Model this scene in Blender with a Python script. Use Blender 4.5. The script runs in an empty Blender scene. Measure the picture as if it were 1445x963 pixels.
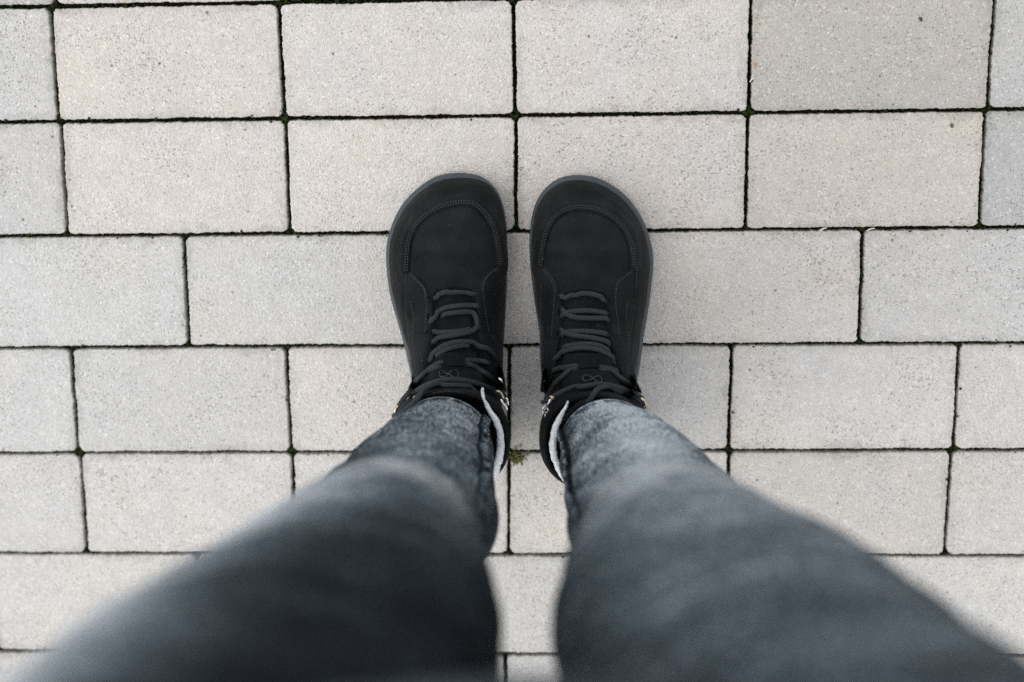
import bpy, bmesh, math, random
import numpy as np
from mathutils import Vector, Matrix, noise
from mathutils.bvhtree import BVHTree

random.seed(7)
rng = np.random.default_rng(11)
sc = bpy.context.scene
C = sc.collection
R = math.radians

# ------------------------------------------------------------------ camera
CAM_H = 1.2659
TILT, ROLL, FPX = 0.2503, 0.0493, 2060.0
PW, PH = 1445.0, 963.0
Ry = np.array([[math.cos(ROLL), 0, math.sin(ROLL)], [0, 1, 0], [-math.sin(ROLL), 0, math.cos(ROLL)]])
RIGHT = Ry @ np.array([1., 0, 0])
FWD = Ry @ np.array([0, -math.sin(TILT), -math.cos(TILT)])
UP = Ry @ np.array([0, math.cos(TILT), -math.sin(TILT)])
cam = bpy.data.cameras.new('camera')
cam_o = bpy.data.objects.new('camera', cam)
C.objects.link(cam_o)
cam_o.matrix_world = Matrix(((RIGHT[0], UP[0], -FWD[0], 0), (RIGHT[1], UP[1], -FWD[1], 0),
                             (RIGHT[2], UP[2], -FWD[2], CAM_H), (0, 0, 0, 1)))
cam.sensor_width = 36
cam.lens = FPX * 36 / PW
cam.clip_start = 0.02
cam.clip_end = 500
cam.dof.use_dof = True
cam.dof.focus_distance = 1.245
cam.dof.aperture_fstop = 2.4
cam.dof.aperture_blades = 9
sc.camera = cam_o

# ------------------------------------------------------------------ light
SUN_EL, SUN_AZ = R(58), R(-108)          # azimuth from +y towards +x
w = bpy.data.worlds.new('World'); sc.world = w; w.use_nodes = True
nt = w.node_tree; nt.nodes.clear()
sky = nt.nodes.new('ShaderNodeTexSky'); sky.sky_type = 'NISHITA'; sky.sun_disc = False
sky.sun_elevation = SUN_EL; sky.sun_rotation = SUN_AZ
sky.air_density = 1.0; sky.dust_density = 0.4; sky.ozone_density = 1.0
hs = nt.nodes.new('ShaderNodeHueSaturation'); hs.inputs['Saturation'].default_value = 0.12
bg = nt.nodes.new('ShaderNodeBackground'); bg.inputs['Strength'].default_value = 0.15
out = nt.nodes.new('ShaderNodeOutputWorld')
nt.links.new(sky.outputs[0], hs.inputs['Color']); nt.links.new(hs.outputs[0], bg.inputs[0]); nt.links.new(bg.outputs[0], out.inputs[0])
sl = bpy.data.lights.new('sun', 'SUN'); sl.energy = 0.5; sl.angle = R(50); sl.color = (1, .965, .92)
so = bpy.data.objects.new('sun', sl); C.objects.link(so)
sd = Vector((math.cos(SUN_EL) * math.sin(SUN_AZ), math.cos(SUN_EL) * math.cos(SUN_AZ), math.sin(SUN_EL)))
so.rotation_euler = sd.to_track_quat('Z', 'Y').to_euler(); so.location = sd * 5
sc.cycles.use_denoising = False
sc.view_settings.view_transform = 'Standard'; sc.view_settings.look = 'None'
sc.view_settings.gamma = 1; sc.view_settings.use_curve_mapping = False
sc.view_settings.exposure = 1.09

# ------------------------------------------------------------------ helpers
CAM = np.array([0, 0, CAM_H])
def ray(px, py): return FWD + RIGHT * (px - PW / 2) / FPX - UP * (py - PH / 2) / FPX
def at(px, py, z):
    """the place on level z that the photograph shows at this pixel"""
    d = ray(px, py); return CAM + d * ((z - CAM_H) / d[2])
def project(P):
    d = np.asarray(P, float) - CAM; k = d @ FWD
    return PW / 2 + FPX * (d @ RIGHT) / k, PH / 2 - FPX * (d @ UP) / k

def link(name, me, mat=None, parent=None, kind=None):
    o = bpy.data.objects.new(name, me); C.objects.link(o)
    if mat and not len(me.materials): me.materials.append(mat)
    if parent: o.parent = parent
    if kind: o['kind'] = kind
    return o
def mesh(name, V, F, smooth=True, uv=None):
    me = bpy.data.meshes.new(name)
    me.from_pydata([tuple(map(float, v)) for v in V], [], [tuple(map(int, f)) for f in F])
    if smooth: me.polygons.foreach_set('use_smooth', [True] * len(me.polygons))
    if uv is not None:
        lay = me.uv_layers.new(name='UVMap'); li = np.zeros(len(me.loops), dtype=np.int32)
        me.loops.foreach_get('vertex_index', li)
        lay.data.foreach_set('uv', np.asarray(uv, dtype=np.float32)[li].ravel())
    me.update(); return me
def attr(me, name, vals):
    a = me.attributes.new(name, 'FLOAT', 'POINT'); a.data.foreach_set('value', np.asarray(vals, dtype=np.float32))
def thing(name, label, cat, loc=(0, 0, 0), group=None):
    o = bpy.data.objects.new(name, None); C.objects.link(o); o.location = loc
    o.empty_display_size = .05; tag(o, label, cat, group); return o
def tag(o, label, cat, group=None):
    o['label'] = label; o['category'] = cat
    if group: o['group'] = group
def hermite(xs, ys, q):
    xs = np.asarray(xs, float); ys = np.asarray(ys, float); q = np.asarray(q, float)
    m = np.gradient(ys, xs); i = np.clip(np.searchsorted(xs, q) - 1, 0, len(xs) - 2)
    h = xs[i + 1] - xs[i]; s = np.clip((q - xs[i]) / h, 0, 1)
    return (2*s**3 - 3*s**2 + 1)*ys[i] + (s**3 - 2*s**2 + s)*h*m[i] + (-2*s**3 + 3*s**2)*ys[i+1] + (s**3 - s**2)*h*m[i+1]
def catmull(P, n, closed=False):
    """n points evenly spaced along a smooth curve through P"""
    P = np.asarray(P, float); N = len(P); out = []
    segs = N if closed else N - 1
    for i in range(segs):
        p = [P[(i + k) % N] if closed else P[min(max(i + k, 0), N - 1)] for k in (-1, 0, 1, 2)]
        for s in np.linspace(0, 1, 24, endpoint=False):
            out.append(.5 * ((2*p[1]) + (-p[0]+p[2])*s + (2*p[0]-5*p[1]+4*p[2]-p[3])*s*s + (-p[0]+3*p[1]-3*p[2]+p[3])*s**3))
    out.append(P[0] if closed else P[-1]); out = np.array(out)
    L = np.concatenate([[0], np.cumsum(np.linalg.norm(np.diff(out, axis=0), axis=1))])
    q = np.linspace(0, L[-1], n, endpoint=not closed)
    return np.stack([np.interp(q, L, out[:, k]) for k in range(out.shape[1])], 1)
def sstep(a, b, x):
    t = np.clip((x - a) / (b - a), 0, 1); return t * t * (3 - 2 * t)

# ------------------------------------------------------------------ materials
class N:
    def __init__(s, name):
        s.m = bpy.data.materials.new(name); s.m.use_nodes = True; s.t = s.m.node_tree
        s.b = s.t.nodes['Principled BSDF']
    def n(s, kind, **kw):
        x = s.t.nodes.new(kind)
        for k, v in kw.items():
            if k in x.inputs: x.inputs[k].default_value = v
            else: setattr(x, k, v)
        return x
    def l(s, a, b): s.t.links.new(a, b)
    def noise(s, vec, scale, detail=2, rough=.5):
        x = s.n('ShaderNodeTexNoise'); x.inputs['Scale'].default_value = scale; x.inputs['Detail'].default_value = detail
        x.inputs['Roughness'].default_value = rough
        if vec is not None: s.l(vec, x.inputs['Vector'])
        return x.outputs['Fac']
    def voro(s, vec, scale, rnd=1.0):
        x = s.n('ShaderNodeTexVoronoi'); x.inputs['Scale'].default_value = scale
        s.l(vec, x.inputs['Vector']); return x
    def mapr(s, v, a, b, c, d, smooth=False):
        x = s.n('ShaderNodeMapRange'); x.interpolation_type = 'SMOOTHSTEP' if smooth else 'LINEAR'
        s.l(v, x.inputs[0])
        for i, q in enumerate((a, b, c, d)): x.inputs[1 + i].default_value = q
        return x.outputs[0]
    def math(s, op, a, b=None):
        x = s.n('ShaderNodeMath', operation=op)
        for i, q in enumerate((a, b)):
            if q is None: continue
            if isinstance(q, (int, float)): x.inputs[i].default_value = q
            else: s.l(q, x.inputs[i])
        return x.outputs[0]
    def mix(s, f, a, b, mode='MIX'):
        x = s.n('ShaderNodeMix', data_type='RGBA', blend_type=mode)
        for i, q in ((0, f), (6, a), (7, b)):
            if isinstance(q, (int, float)): x.inputs[i].default_value = q
            elif isinstance(q, tuple): x.inputs[i].default_value = q if len(q) == 4 else q + (1,)
            else: s.l(q, x.inputs[i])
        return x.outputs[2]
    def vmath(s, op, a, b=None):
        x = s.n('ShaderNodeVectorMath', operation=op)
        for i, q in enumerate((a, b)):
            if q is None: continue
            if isinstance(q, tuple): x.inputs[i].default_value = q
            else: s.l(q, x.inputs[i])
        return x.outputs[0]
    def bump(s, h, dist, strength=1.0, normal=None):
        x = s.n('ShaderNodeBump'); x.inputs['Distance'].default_value = dist; x.inputs['Strength'].default_value = strength
        s.l(h, x.inputs['Height'])
        if normal is not None: s.l(normal, x.inputs['Normal'])
        return x.outputs[0]
    def done(s, col, rough=.8, normal=None, spec=.3, **kw):
        if isinstance(col, tuple): s.b.inputs['Base Color'].default_value = col + (1,)
        else: s.l(col, s.b.inputs['Base Color'])
        if isinstance(rough, float): s.b.inputs['Roughness'].default_value = rough
        else: s.l(rough, s.b.inputs['Roughness'])
        s.b.inputs['Specular IOR Level'].default_value = spec
        if normal is not None: s.l(normal, s.b.inputs['Normal'])
        for k, v in kw.items(): s.b.inputs[k].default_value = v
        return s.m

def mat_paver():
    k = N('exposed_aggregate_concrete')
    geo = k.n('ShaderNodeNewGeometry'); oi = k.n('ShaderNodeObjectInfo')
    off = k.vmath('SCALE', oi.outputs['Location']); off.node.inputs['Scale'].default_value = 17.3
    p = k.vmath('ADD', geo.outputs['Position'], off)
    # uneven hue over the stone: grey cement to warm sand
    big = k.noise(p, 11, 3, .55)
    col = k.mix(k.mapr(big, .34, .68, 0, 1), k.mix(1.0, oi.outputs['Color'], (.985, 1.0, 1.02), 'MULTIPLY'), k.mix(1.0, oi.outputs['Color'], (1.015, 1.005, .985), 'MULTIPLY'))
    med = k.noise(p, 55, 3, .6)
    col = k.mix(1.0, col, k.mix(k.mapr(med, .25, .75, 0, 1), (.93, .93, .93), (1.06, 1.06, 1.06)), 'MULTIPLY')
    # sand grains, each its own tone
    v1 = k.voro(p, 720); g1 = k.n('ShaderNodeSeparateColor'); k.l(v1.outputs['Color'], g1.inputs[0])
    tone = k.mapr(g1.outputs[0], 0, 1, .90, 1.09)
    cmb = k.n('ShaderNodeCombineColor')
    for i in range(3): k.l(tone, cmb.inputs[i])
    col = k.mix(1.0, col, cmb.outputs[0], 'MULTIPLY')
    och = k.mapr(g1.outputs[1], .80, .90, 0, .26); col = k.mix(och, col, (.55, .41, .29))
    blu = k.mapr(g1.outputs[2], .86, .93, 0, .24); col = k.mix(blu, col, (.36, .40, .43))
    wht = k.mapr(g1.outputs[1], .05, .03, 0, .4); col = k.mix(wht, col, (.83, .82, .80))
    col = k.mix(1.0, col, (1.0, .994, .978), 'MULTIPLY')
    # dark pores, crowded in some patches
    pm = k.noise(p, 17, 2, .5)
    pn = k.noise(p, 470, 2, .6)
    thr = k.math('ADD', pn, k.mapr(pm, .3, .75, -.055, .05))
    pore = k.mapr(thr, .638, .715, 0, 1)
    col = k.mix(k.math('MULTIPLY', pore, .40), col, (.12, .115, .105))
    # scattered dark or rusty chips
    v2 = k.voro(p, 95); g2 = k.n('ShaderNodeSeparateColor'); k.l(v2.outputs['Color'], g2.inputs[0])
    chip = k.math('MULTIPLY', k.mapr(v2.outputs['Distance'], .15, .08, 0, 1), k.mapr(g2.outputs[0], .90, .91, 0, 1))
    chipc = k.mix(k.mapr(g2.outputs[1], .45, .6, 0, 1), (.08, .075, .07), (.30, .17, .09))
    col = k.mix(k.math('MULTIPLY', chip, .75), col, chipc)
    # grime creeping in from the joints
    at_ = k.n('ShaderNodeAttribute', attribute_name='edge')
    gn = k.noise(p, 130, 4, .7); gl = k.noise(p, 16, 2, .5)
    e = k.math('ADD', at_.outputs['Fac'], k.mapr(gn, .3, .7, -.34, .34))
    grime = k.math('MULTIPLY', k.mapr(e, .42, .02, 0, 1), k.mapr(gl, .40, .66, .18, .95))
    col = k.mix(k.math('MULTIPLY', grime, .36), col, (.15, .145, .115))
    hgt = k.math('ADD', k.math('MULTIPLY', v1.outputs['Distance'], -.6), k.math('ADD', k.math('MULTIPLY', pore, -1.3), k.noise(p, 230, 3, .7)))
    return k.done(col, .85, k.bump(hgt, .0011, .75), spec=.35)
def mat_bed():
    k = N('joint_sand_and_moss'); geo = k.n('ShaderNodeNewGeometry'); p = geo.outputs['Position']
    col = k.mix(k.mapr(k.noise(p, 35, 4, .6), .42, .6, 0, 1), (.012, .011, .009), (.010, .015, .005))
    return k.done(col, .95, k.bump(k.noise(p, 500, 3), .002), spec=.1)
def mat_moss():
    k = N('moss'); geo = k.n('ShaderNodeNewGeometry'); p = geo.outputs['Position']
    col = k.mix(k.mapr(k.noise(p, 160, 3, .6), .35, .68, 0, 1), (.010, .014, .005), (.036, .050, .011))
    return k.done(col, .9, k.bump(k.noise(p, 1500, 2), .0008), spec=.15)
def mat_tuft():
    k = N('moss_leaf'); oi = k.n('ShaderNodeNewGeometry')
    col = k.mix(oi.outputs['Random Per Island'], (.025, .036, .008), (.17, .165, .035))
    return k.done(col, .75, spec=.25)
def mat_leather(name, c0, c1):
    k = N(name); tc = k.n('ShaderNodeTexCoord'); p = tc.outputs['Object']
    col = k.mix(k.mapr(k.noise(p, 42, 5, .65), .3, .72, 0, 1), c0, c1)
    # pale dust specks and short scuffs
    v = k.voro(p, 190); g = k.n('ShaderNodeSeparateColor'); k.l(v.outputs['Color'], g.inputs[0])
    dust = k.math('MULTIPLY', k.mapr(v.outputs['Distance'], .20, .08, 0, 1), k.mapr(g.outputs[0], .955, .97, 0, .75))
    sp = k.vmath('MULTIPLY', p, (70, 420, 200))
    scuff = k.math('MULTIPLY', k.mapr(k.noise(sp, 1, 2), .70, .80, 0, .35), k.mapr(k.noise(p, 30, 2), .5, .62, 0, 1))
    haze = k.mapr(k.noise(p, 14, 3, .6), .45, .75, 0, .20)
    col = k.mix(k.math('ADD', k.math('ADD', dust, scuff), haze), col, (.055, .060, .062))
    h = k.math('ADD', k.noise(p, 700, 2, .6), k.math('MULTIPLY', k.noise(p, 160, 4, .65), 2.2))
    return k.done(col, k.mapr(k.noise(p, 60, 3), .3, .7, .58, .80), k.bump(h, .0010, .85), spec=.085,
                  **{'Sheen Weight': .03, 'Sheen Roughness': .4})
def mat_simple(name, c, rough=.7, spec=.3, bs=None, bd=.0004, metal=0.0):
    k = N(name); tc = k.n('ShaderNodeTexCoord'); p = tc.outputs['Object']
    nz = k.noise(p, bs or 300, 3)
    col = k.mix(k.mapr(nz, .3, .7, 0, 1), tuple(x * .82 for x in c), tuple(min(1, x * 1.15) for x in c))
    return k.done(col, rough, k.bump(nz, bd, .6), spec=spec, Metallic=metal)
def mat_lace():
    k = N('braided_lace'); tc = k.n('ShaderNodeTexCoord'); uv = tc.outputs['UV']
    sx = k.n('ShaderNodeSeparateXYZ'); k.l(uv, sx.inputs[0])
    a = k.math('MULTIPLY', sx.outputs[0], 8.0); b = k.math('MULTIPLY', sx.outputs[1], 900.0)
    s1 = k.math('SINE', k.math('ADD', k.math('MULTIPLY', a, 6.2832), k.math('MULTIPLY', b, 3.1)))
    s2 = k.math('SINE', k.math('SUBTRACT', k.math('MULTIPLY', a, 6.2832), k.math('MULTIPLY', b, 3.1)))
    h = k.math('MAXIMUM', s1, s2)
    col = k.mix(k.mapr(h, -.4, 1, 0, 1), (.0025, .0035, .0045), (.046, .056, .063))
    return k.done(col, .7, k.bump(h, .0004, .8), spec=.3)
def mat_denim():
    k = N('faded_grey_denim'); tc = k.n('ShaderNodeTexCoord'); uv = tc.outputs['UV']
    fa = k.n('ShaderNodeAttribute', attribute_name='fade_and_light')
    slub = k.noise(k.vmath('MULTIPLY', uv, (900, 70, 1)), 1, 3, .65)
    weft = k.noise(k.vmath('MULTIPLY', uv, (120, 800, 1)), 1, 2, .6)
    blot = k.noise(k.vmath('MULTIPLY', uv, (26, 18, 1)), 1, 5, .62)
    crk = k.noise(k.vmath('MULTIPLY', uv, (22, 95, 1)), 1, 4, .65)
    f = k.math('ADD', fa.outputs['Fac'], k.mapr(slub, .3, .7, -.22, .22))
    f = k.math('ADD', f, k.mapr(weft, .3, .7, -.09, .09))
    f = k.math('ADD', f, k.mapr(blot, .3, .7, -.15, .15))
    mott = k.noise(k.vmath('MULTIPLY', uv, (420, 230, 1)), 1, 2, .6)
    f = k.math('ADD', f, k.mapr(mott, .3, .7, -.22, .22))
    f = k.math('ADD', f, k.mapr(crk, .3, .7, -.13, .13))
    cr = k.n('ShaderNodeValToRGB'); k.l(f, cr.inputs[0])
    e = cr.color_ramp.elements
    e[0].position = 0; e[0].color = (.006, .008, .011, 1); e[1].position = 1; e[1].color = (.468, .512, .548, 1)
    q = e.new(.32); q.color = (.029, .041, .051, 1)
    q = e.new(.60); q.color = (.110, .137, .157, 1)
    sx = k.n('ShaderNodeSeparateXYZ'); k.l(uv, sx.inputs[0])
    tw = k.math('SINE', k.math('ADD', k.math('MULTIPLY', sx.outputs[0], 7000.0), k.math('MULTIPLY', sx.outputs[1], 5200.0)))
    h = k.math('ADD', k.math('MULTIPLY', tw, .35), k.math('MULTIPLY', slub, 1.2))
    return k.done(cr.outputs[0], .85, k.bump(h, .0004, .7), spec=.07)

M_PAV, M_BED, M_MOSS, M_TUFT = mat_paver(), mat_bed(), mat_moss(), mat_tuft()
M_NUB = mat_leather('black_nubuck', (.0014, .0020, .0022), (.0084, .0104, .0110))
M_SUE = mat_leather('black_suede', (.0030, .0035, .0040), (.0068, .0078, .0086))
M_RUB = mat_simple('grey_rubber', (.043, .053, .060), .6, .35, 500)
M_LACE = mat_lace()
M_STI = mat_simple('stitch_thread', (.048, .052, .055), .8, .2, 900)
M_EMB = mat_simple('emblem_print', (.020, .022, .024), .45, .5, 900)
M_FLE = mat_simple('white_fleece', (.72, .73, .74), .95, .1, 420, .002)
M_DEN = mat_denim()
M_BRASS = mat_simple('worn_brass', (.50, .40, .31), .3, .5, 400, .0002, 1.0)
M_STEEL = mat_simple('bright_steel', (.75, .75, .76), .22, .5, 400, .0002, 1.0)
M_SKIN = mat_simple('skin', (.55, .36, .28), .6, .4, 200)
M_JACK = mat_simple('dark_jacket_cloth', (.03, .032, .036), .9, .2, 300)

# ------------------------------------------------------------------ ground and paving
ground = link('ground', mesh('ground', [(-150, -150, -.009), (150, -150, -.009), (150, 150, -.009), (-150, 150, -.009)], [(0, 1, 2, 3)], False), M_BED, kind='structure')
pavement = bpy.data.objects.new('pavement', None); C.objects.link(pavement); pavement['kind'] = 'structure'

row_px = [[(70, 9), (393, 4)],
          [(80, 173), (402, 168), (727, 162.5), (1056, 159), (1392, 156.5)],
          [(95, 333), (262, 333), (409, 330), (728, 327), (1052, 324), (1216, 324), (1382, 322)],
          [(100, 491), (266, 490), (404, 489.5), (718, 487.5), (1033, 486), (1212, 485), (1354, 486)],
          [(110, 640), (412, 638.5), (718, 637), (1029, 637), (1344, 636)],
          [(122, 781.5), (718, 783), (1333, 784.5)],
          [(50, 919), (713, 923.5)]]
lines = []
for pts in row_px:
    W = np.array([at(x, y, 0) for x, y in pts]); lines.append(np.polyfit(W[:, 0], W[:, 1], 1))
slope = np.mean([l[0] for l in lines[1:5]])
lines[0] = np.array([slope, np.mean([at(x, y, 0)[1] - slope * at(x, y, 0)[0] for x, y in row_px[0]])])
lines[6] = np.array([slope, np.mean([at(x, y, 0)[1] - slope * at(x, y, 0)[0] for x, y in row_px[6]])])
col_px = [{0: ((70, 9), (82, 171)), 1: ((393, 4), (401, 167)), 2: ((724, 0), (727, 162)), 3: ((1060, 0), (1057, 158)), 4: ((1404, 0), (1393, 156))},
          {0: ((85, 174), (95, 332)), 1: ((403, 168), (409, 330)), 2: ((728, 163), (728, 327)), 3: ((1056, 160), (1052, 324)), 4: ((1391, 157), (1382, 322))},
          {0: ((259, 335), (266, 489)), 3: ((1218, 325), (1212, 485))},
          {0: ((100, 491), (110, 639)), 1: ((404, 490), (411, 638)), 2: ((718, 488), (718, 638)), 3: ((1033, 486), (1028, 637)), 4: ((1354, 486), (1346, 636))},
          {0: ((113, 640), (122, 781)), 1: ((412, 639), (417, 781)), 2: ((718, 638), (718, 783)), 3: ((1029, 637), (1022, 783)), 4: ((1342, 637), (1333, 784))},
          None, {2: ((713, 924), (712.5, 963))}]
def joint(pp):     # x = a + b*y in the ground plane
    p, q = at(*pp[0], 0), at(*pp[1], 0); b = (q[0] - p[0]) / (q[1] - p[1]); return np.array([p[0] - b * p[1], b])
cols = []
for cpx in col_px:
    if cpx is None: cols.append(None); continue
    J = {i: joint(pp) for i, pp in cpx.items()}; cols.append(J)
bavg = np.mean([v[1] for J in cols if J for v in J.values()])
def fill(J, y, lo, hi):
    ks = sorted(J); X = {i: J[i][0] + J[i][1] * y for i in ks}
    if len(ks) > 1: pitch = (X[ks[-1]] - X[ks[0]]) / (ks[-1] - ks[0])
    else: pitch = .2
    full = {}
    for i in range(lo, hi + 1):
        if i in J: full[i] = J[i]; continue
        if i < ks[0]: x = X[ks[0]] - pitch * (ks[0] - i)
        elif i > ks[-1]: x = X[ks[-1]] + pitch * (i - ks[-1])
        else:
            a = max(k for k in ks if k < i); b = min(k for k in ks if k > i)
            x = X[a] + (X[b] - X[a]) * (i - a) / (b - a)
        full[i] = np.array([x - bavg * y, bavg])
    return full
PITCH = .1014
def line_k(k):            # row k lies between line k and line k+1
    if 0 <= k < 7: return lines[k]
    if k < 0: return np.array([slope, lines[0][1] - k * PITCH])
    return np.array([slope, lines[6][1] - (k - 6) * PITCH])
def row_joints(k, lo, hi):
    y = (line_k(k)[1] + line_k(k + 1)[1]) / 2
    if 0 <= k <= 6 and cols[k]: return fill(cols[k], y, lo, hi)
    if k == 5:
        f = fill(cols[4], y, lo, hi); return {i: v + np.array([.1055, 0]) for i, v in f.items()}
    base = fill(cols[1], y, lo, hi) if k < 0 else fill(cols[4], y, lo, hi)
    sh = {-1: .002, -2: .1, -3: .1}.get(k, (.0 if k % 2 else .1) + .004 * math.sin(k * 7.1))
    return {i: np.array([v[0] + sh, v[1]]) for i, v in base.items()}
def isect(l, j):
    y = (l[0] * j[0] + l[1]) / (1 - l[0] * j[1]); return np.array([j[0] + j[1] * y, y])

def paver_mesh(quad, seed, fine):
    """quad: corners tl,tr,br,bl of the joint lines; returns local vertices round the centre"""
    r_ = random.Random(seed); c = quad.mean(0); gap = .0017
    q = []
    for i in range(4):
        p, a, b = quad[i], quad[i - 1], quad[(i + 1) % 4]
        q.append(p + gap * ((a - p) / np.linalg.norm(a - p) + (b - p) / np.linalg.norm(b - p)) * (1 + .25 * (r_.random() - .5)))
    q = np.array(q)[::-1]                                       # counter-clockwise
    pts = []; rads = [r_.uniform(.0036, .0062) for _ in range(4)]
    for i in range(4):
        p, a, b = q[i], q[i - 1], q[(i + 1) % 4]; rad = rads[i]
        da = (a - p) / np.linalg.norm(a - p); db = (b - p) / np.linalg.norm(b - p)
        n = 9 if fine else 3
        for s in np.linspace(0, 1, n):
            ang = s * math.pi / 2; pts.append(p + rad * ((1 - math.sin(ang)) * da + (1 - math.cos(ang)) * db))
        if fine:
            nx = q[(i + 1) % 4]; e0 = p + db * rad; e1 = nx - db * rads[(i + 1) % 4]
            m = int(np.linalg.norm(e1 - e0) / .0016)
            for s in np.linspace(0, 1, m + 1)[1:-1]: pts.append(e0 + (e1 - e0) * s)
    pts = np.array(pts) - c; n = len(pts)
    t = np.roll(pts, -1, 0) - np.roll(pts, 1, 0); nrm = np.stack([t[:, 1], -t[:, 0]], 1); nrm /= np.linalg.norm(nrm, axis=1)[:, None]
    def dev(freq, amp, o): return np.array([noise.noise((p[0] * freq + seed * 3.7, p[1] * freq - seed, o)) for p in pts]) * amp
    if fine:
        d = dev(35, .0007, 0) + dev(160, .0005, 3) + dev(480, .0009, 6)
        chip = np.clip(dev(90, 1, 9) - .36, 0, 1) * .0075; top = d - chip
    else: d = top = np.zeros(n)
    rings = [(d, 0, -.05), (d, 0, -.0022), (d, -.0002, -.0007), (top, -.0005, -.0002), (top, -.0009, 0), (top * .9, -.0015, 0), (top * .2, -.008, 0), (0 * d, -.019, 0)] if fine else \
            [(d, 0, -.05), (d, 0, -.003), (d, -.0022, 0)]
    V = []; edge = []
    for k, (dd, ins, z) in enumerate(rings):
        if ins > -.004: rr = pts + nrm * (dd + ins)[:, None]
        else:
            hw, hh = np.abs(pts[:, 0]).max(), np.abs(pts[:, 1]).max()
            rr = pts * np.array([1 + ins / hw, 1 + ins / hh]) + nrm * dd[:, None]
        zz = z + (dev(200, .0005, 20 + k) if fine and 1 <= k <= 3 else np.zeros(n))
        V += [(x, y, zv) for (x, y), zv in zip(rr, zz)]
        edge += [max(0., min(1., -ins / .019))] * n
    F = []
    for k in range(len(rings) - 1):
        for i in range(n): F.append((k*n+i, k*n+(i+1) % n, (k+1)*n+(i+1) % n, (k+1)*n+i))
    b = (len(rings) - 1) * n; V += [(x * .5, y * .5, z) for x, y, z in V[b:b + n]] + [(0, 0, 0)]; edge += [1.0] * (n + 1); c0 = b + 2 * n
    for i in range(n): F.append((b+i, b+(i+1) % n, b+n+(i+1) % n, b+n+i)); F.append((b+n+i, b+n+(i+1) % n, c0))
    me = mesh('paving_stone', V, F, True); attr(me, 'edge', edge if fine else [1.0] * len(V))
    me.materials.append(M_PAV)
    return me, c
BEIGE, GREY, TAN, PALE = (.532, .512, .490), (.470, .465, .452), (.446, .424, .393), (.525, .512, .492)
tone = {(0, -1): GREY, (1, -1): GREY, (0, 3): TAN, (0, 4): GREY, (1, 4): (.44, .437, .425), (0, 0): (.535, .502, .475), (1, 3): (.545, .505, .468),
        (1, 0): (.540, .508, .482), (1, 2): (.56, .527, .497), (1, 1): (.55, .52, .49), (2, -1): (.50, .497, .482), (2, 0): (.492, .484, .464), (2, 3): (.51, .497, .478), (2, 2): (.54, .51, .482),
        (3, -1): (.50, .497, .485), (3, 0): (.49, .482, .467), (3, 1): (.545, .52, .492), (3, 2): (.50, .488, .468), (3, 3): (.54, .522, .50), (3, 4): (.53, .51, .487),
        (4, -1): (.515, .505, .488), (4, 0): (.52, .505, .487), (4, 2): (.53, .505, .475), (4, 3): (.49, .467, .44), (2, 4): (.535, .518, .495), (2, 5): (.52, .51, .49), (3, 5): (.51, .50, .48), (5, 0): (.52, .51, .495), (4, 1): (.53, .515, .495), (4, 4): (.495, .483, .465), (0, 1): (.53, .505, .478), (0, 2): (.55, .523, .495)}
count = 0; coarse_boxes = []
ROWS = range(-9, 15)
for k in ROWS:
    l0, l1 = line_k(k), line_k(k + 1); J = row_joints(k, -6, 10)
    for i in range(-6, 10):
        quad = np.array([isect(l0, J[i]), isect(l0, J[i + 1]), isect(l1, J[i + 1]), isect(l1, J[i])])
        seen = -1 <= k <= 7 and -2 <= i <= 5
        if abs(i - 1.5) > 6.1: coarse_boxes.append(quad); continue
        me, c = paver_mesh(quad, k * 31 + i + 500, seen)
        o = link('paving_stone', me, None, pavement)
        o.location = (c[0], c[1], random.uniform(-.0007, .0004) if seen else -.0003)
        o.rotation_euler = (random.uniform(-1, 1) * .0035, random.uniform(-1, 1) * .0025, 0)
        b = tone.get((k, i)) or random.choice([BEIGE, BEIGE, PALE, (.49, .478, .46), (.45, .447, .44)])
        j = random.uniform(.985, 1.015); o.color = (b[0] * j, b[1] * j, b[2] * j, 1); count += 1
# the rest of the paved yard, joined
V = []; F = []
def coarse(quad):
    c = quad.mean(0); a = c + (quad - c) * np.array([.979, .96]); b = c + (quad - c) * np.array([.966, .935]); n = len(V)
    V.extend([(p[0], p[1], -.02) for p in a] + [(p[0], p[1], -.003) for p in a] + [(p[0], p[1], -.0005) for p in b])
    for r_ in (0, 4):
        for i in range(4): F.append((n+r_+(i+1) % 4, n+r_+i, n+r_+4+i, n+r_+4+(i+1) % 4))
    F.append((n+11, n+10, n+9, n+8))
for q in coarse_boxes: coarse(q)
for k in range(-45, 55):
    l0, l1 = line_k(k), line_k(k + 1); J = row_joints(k, -26, 30)
    for i in range(-26, 30):
        if k in ROWS and -6 <= i < 10: continue
        coarse(np.array([isect(l0, J[i]), isect(l0, J[i + 1]), isect(l1, J[i + 1]), isect(l1, J[i])]))
me = mesh('outer_paving', V, F, False); attr(me, 'edge', [1.0] * len(V))
o = link('outer_paving', me, M_PAV, pavement, 'stuff'); o.color = (.51, .49, .468, 1)

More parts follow.
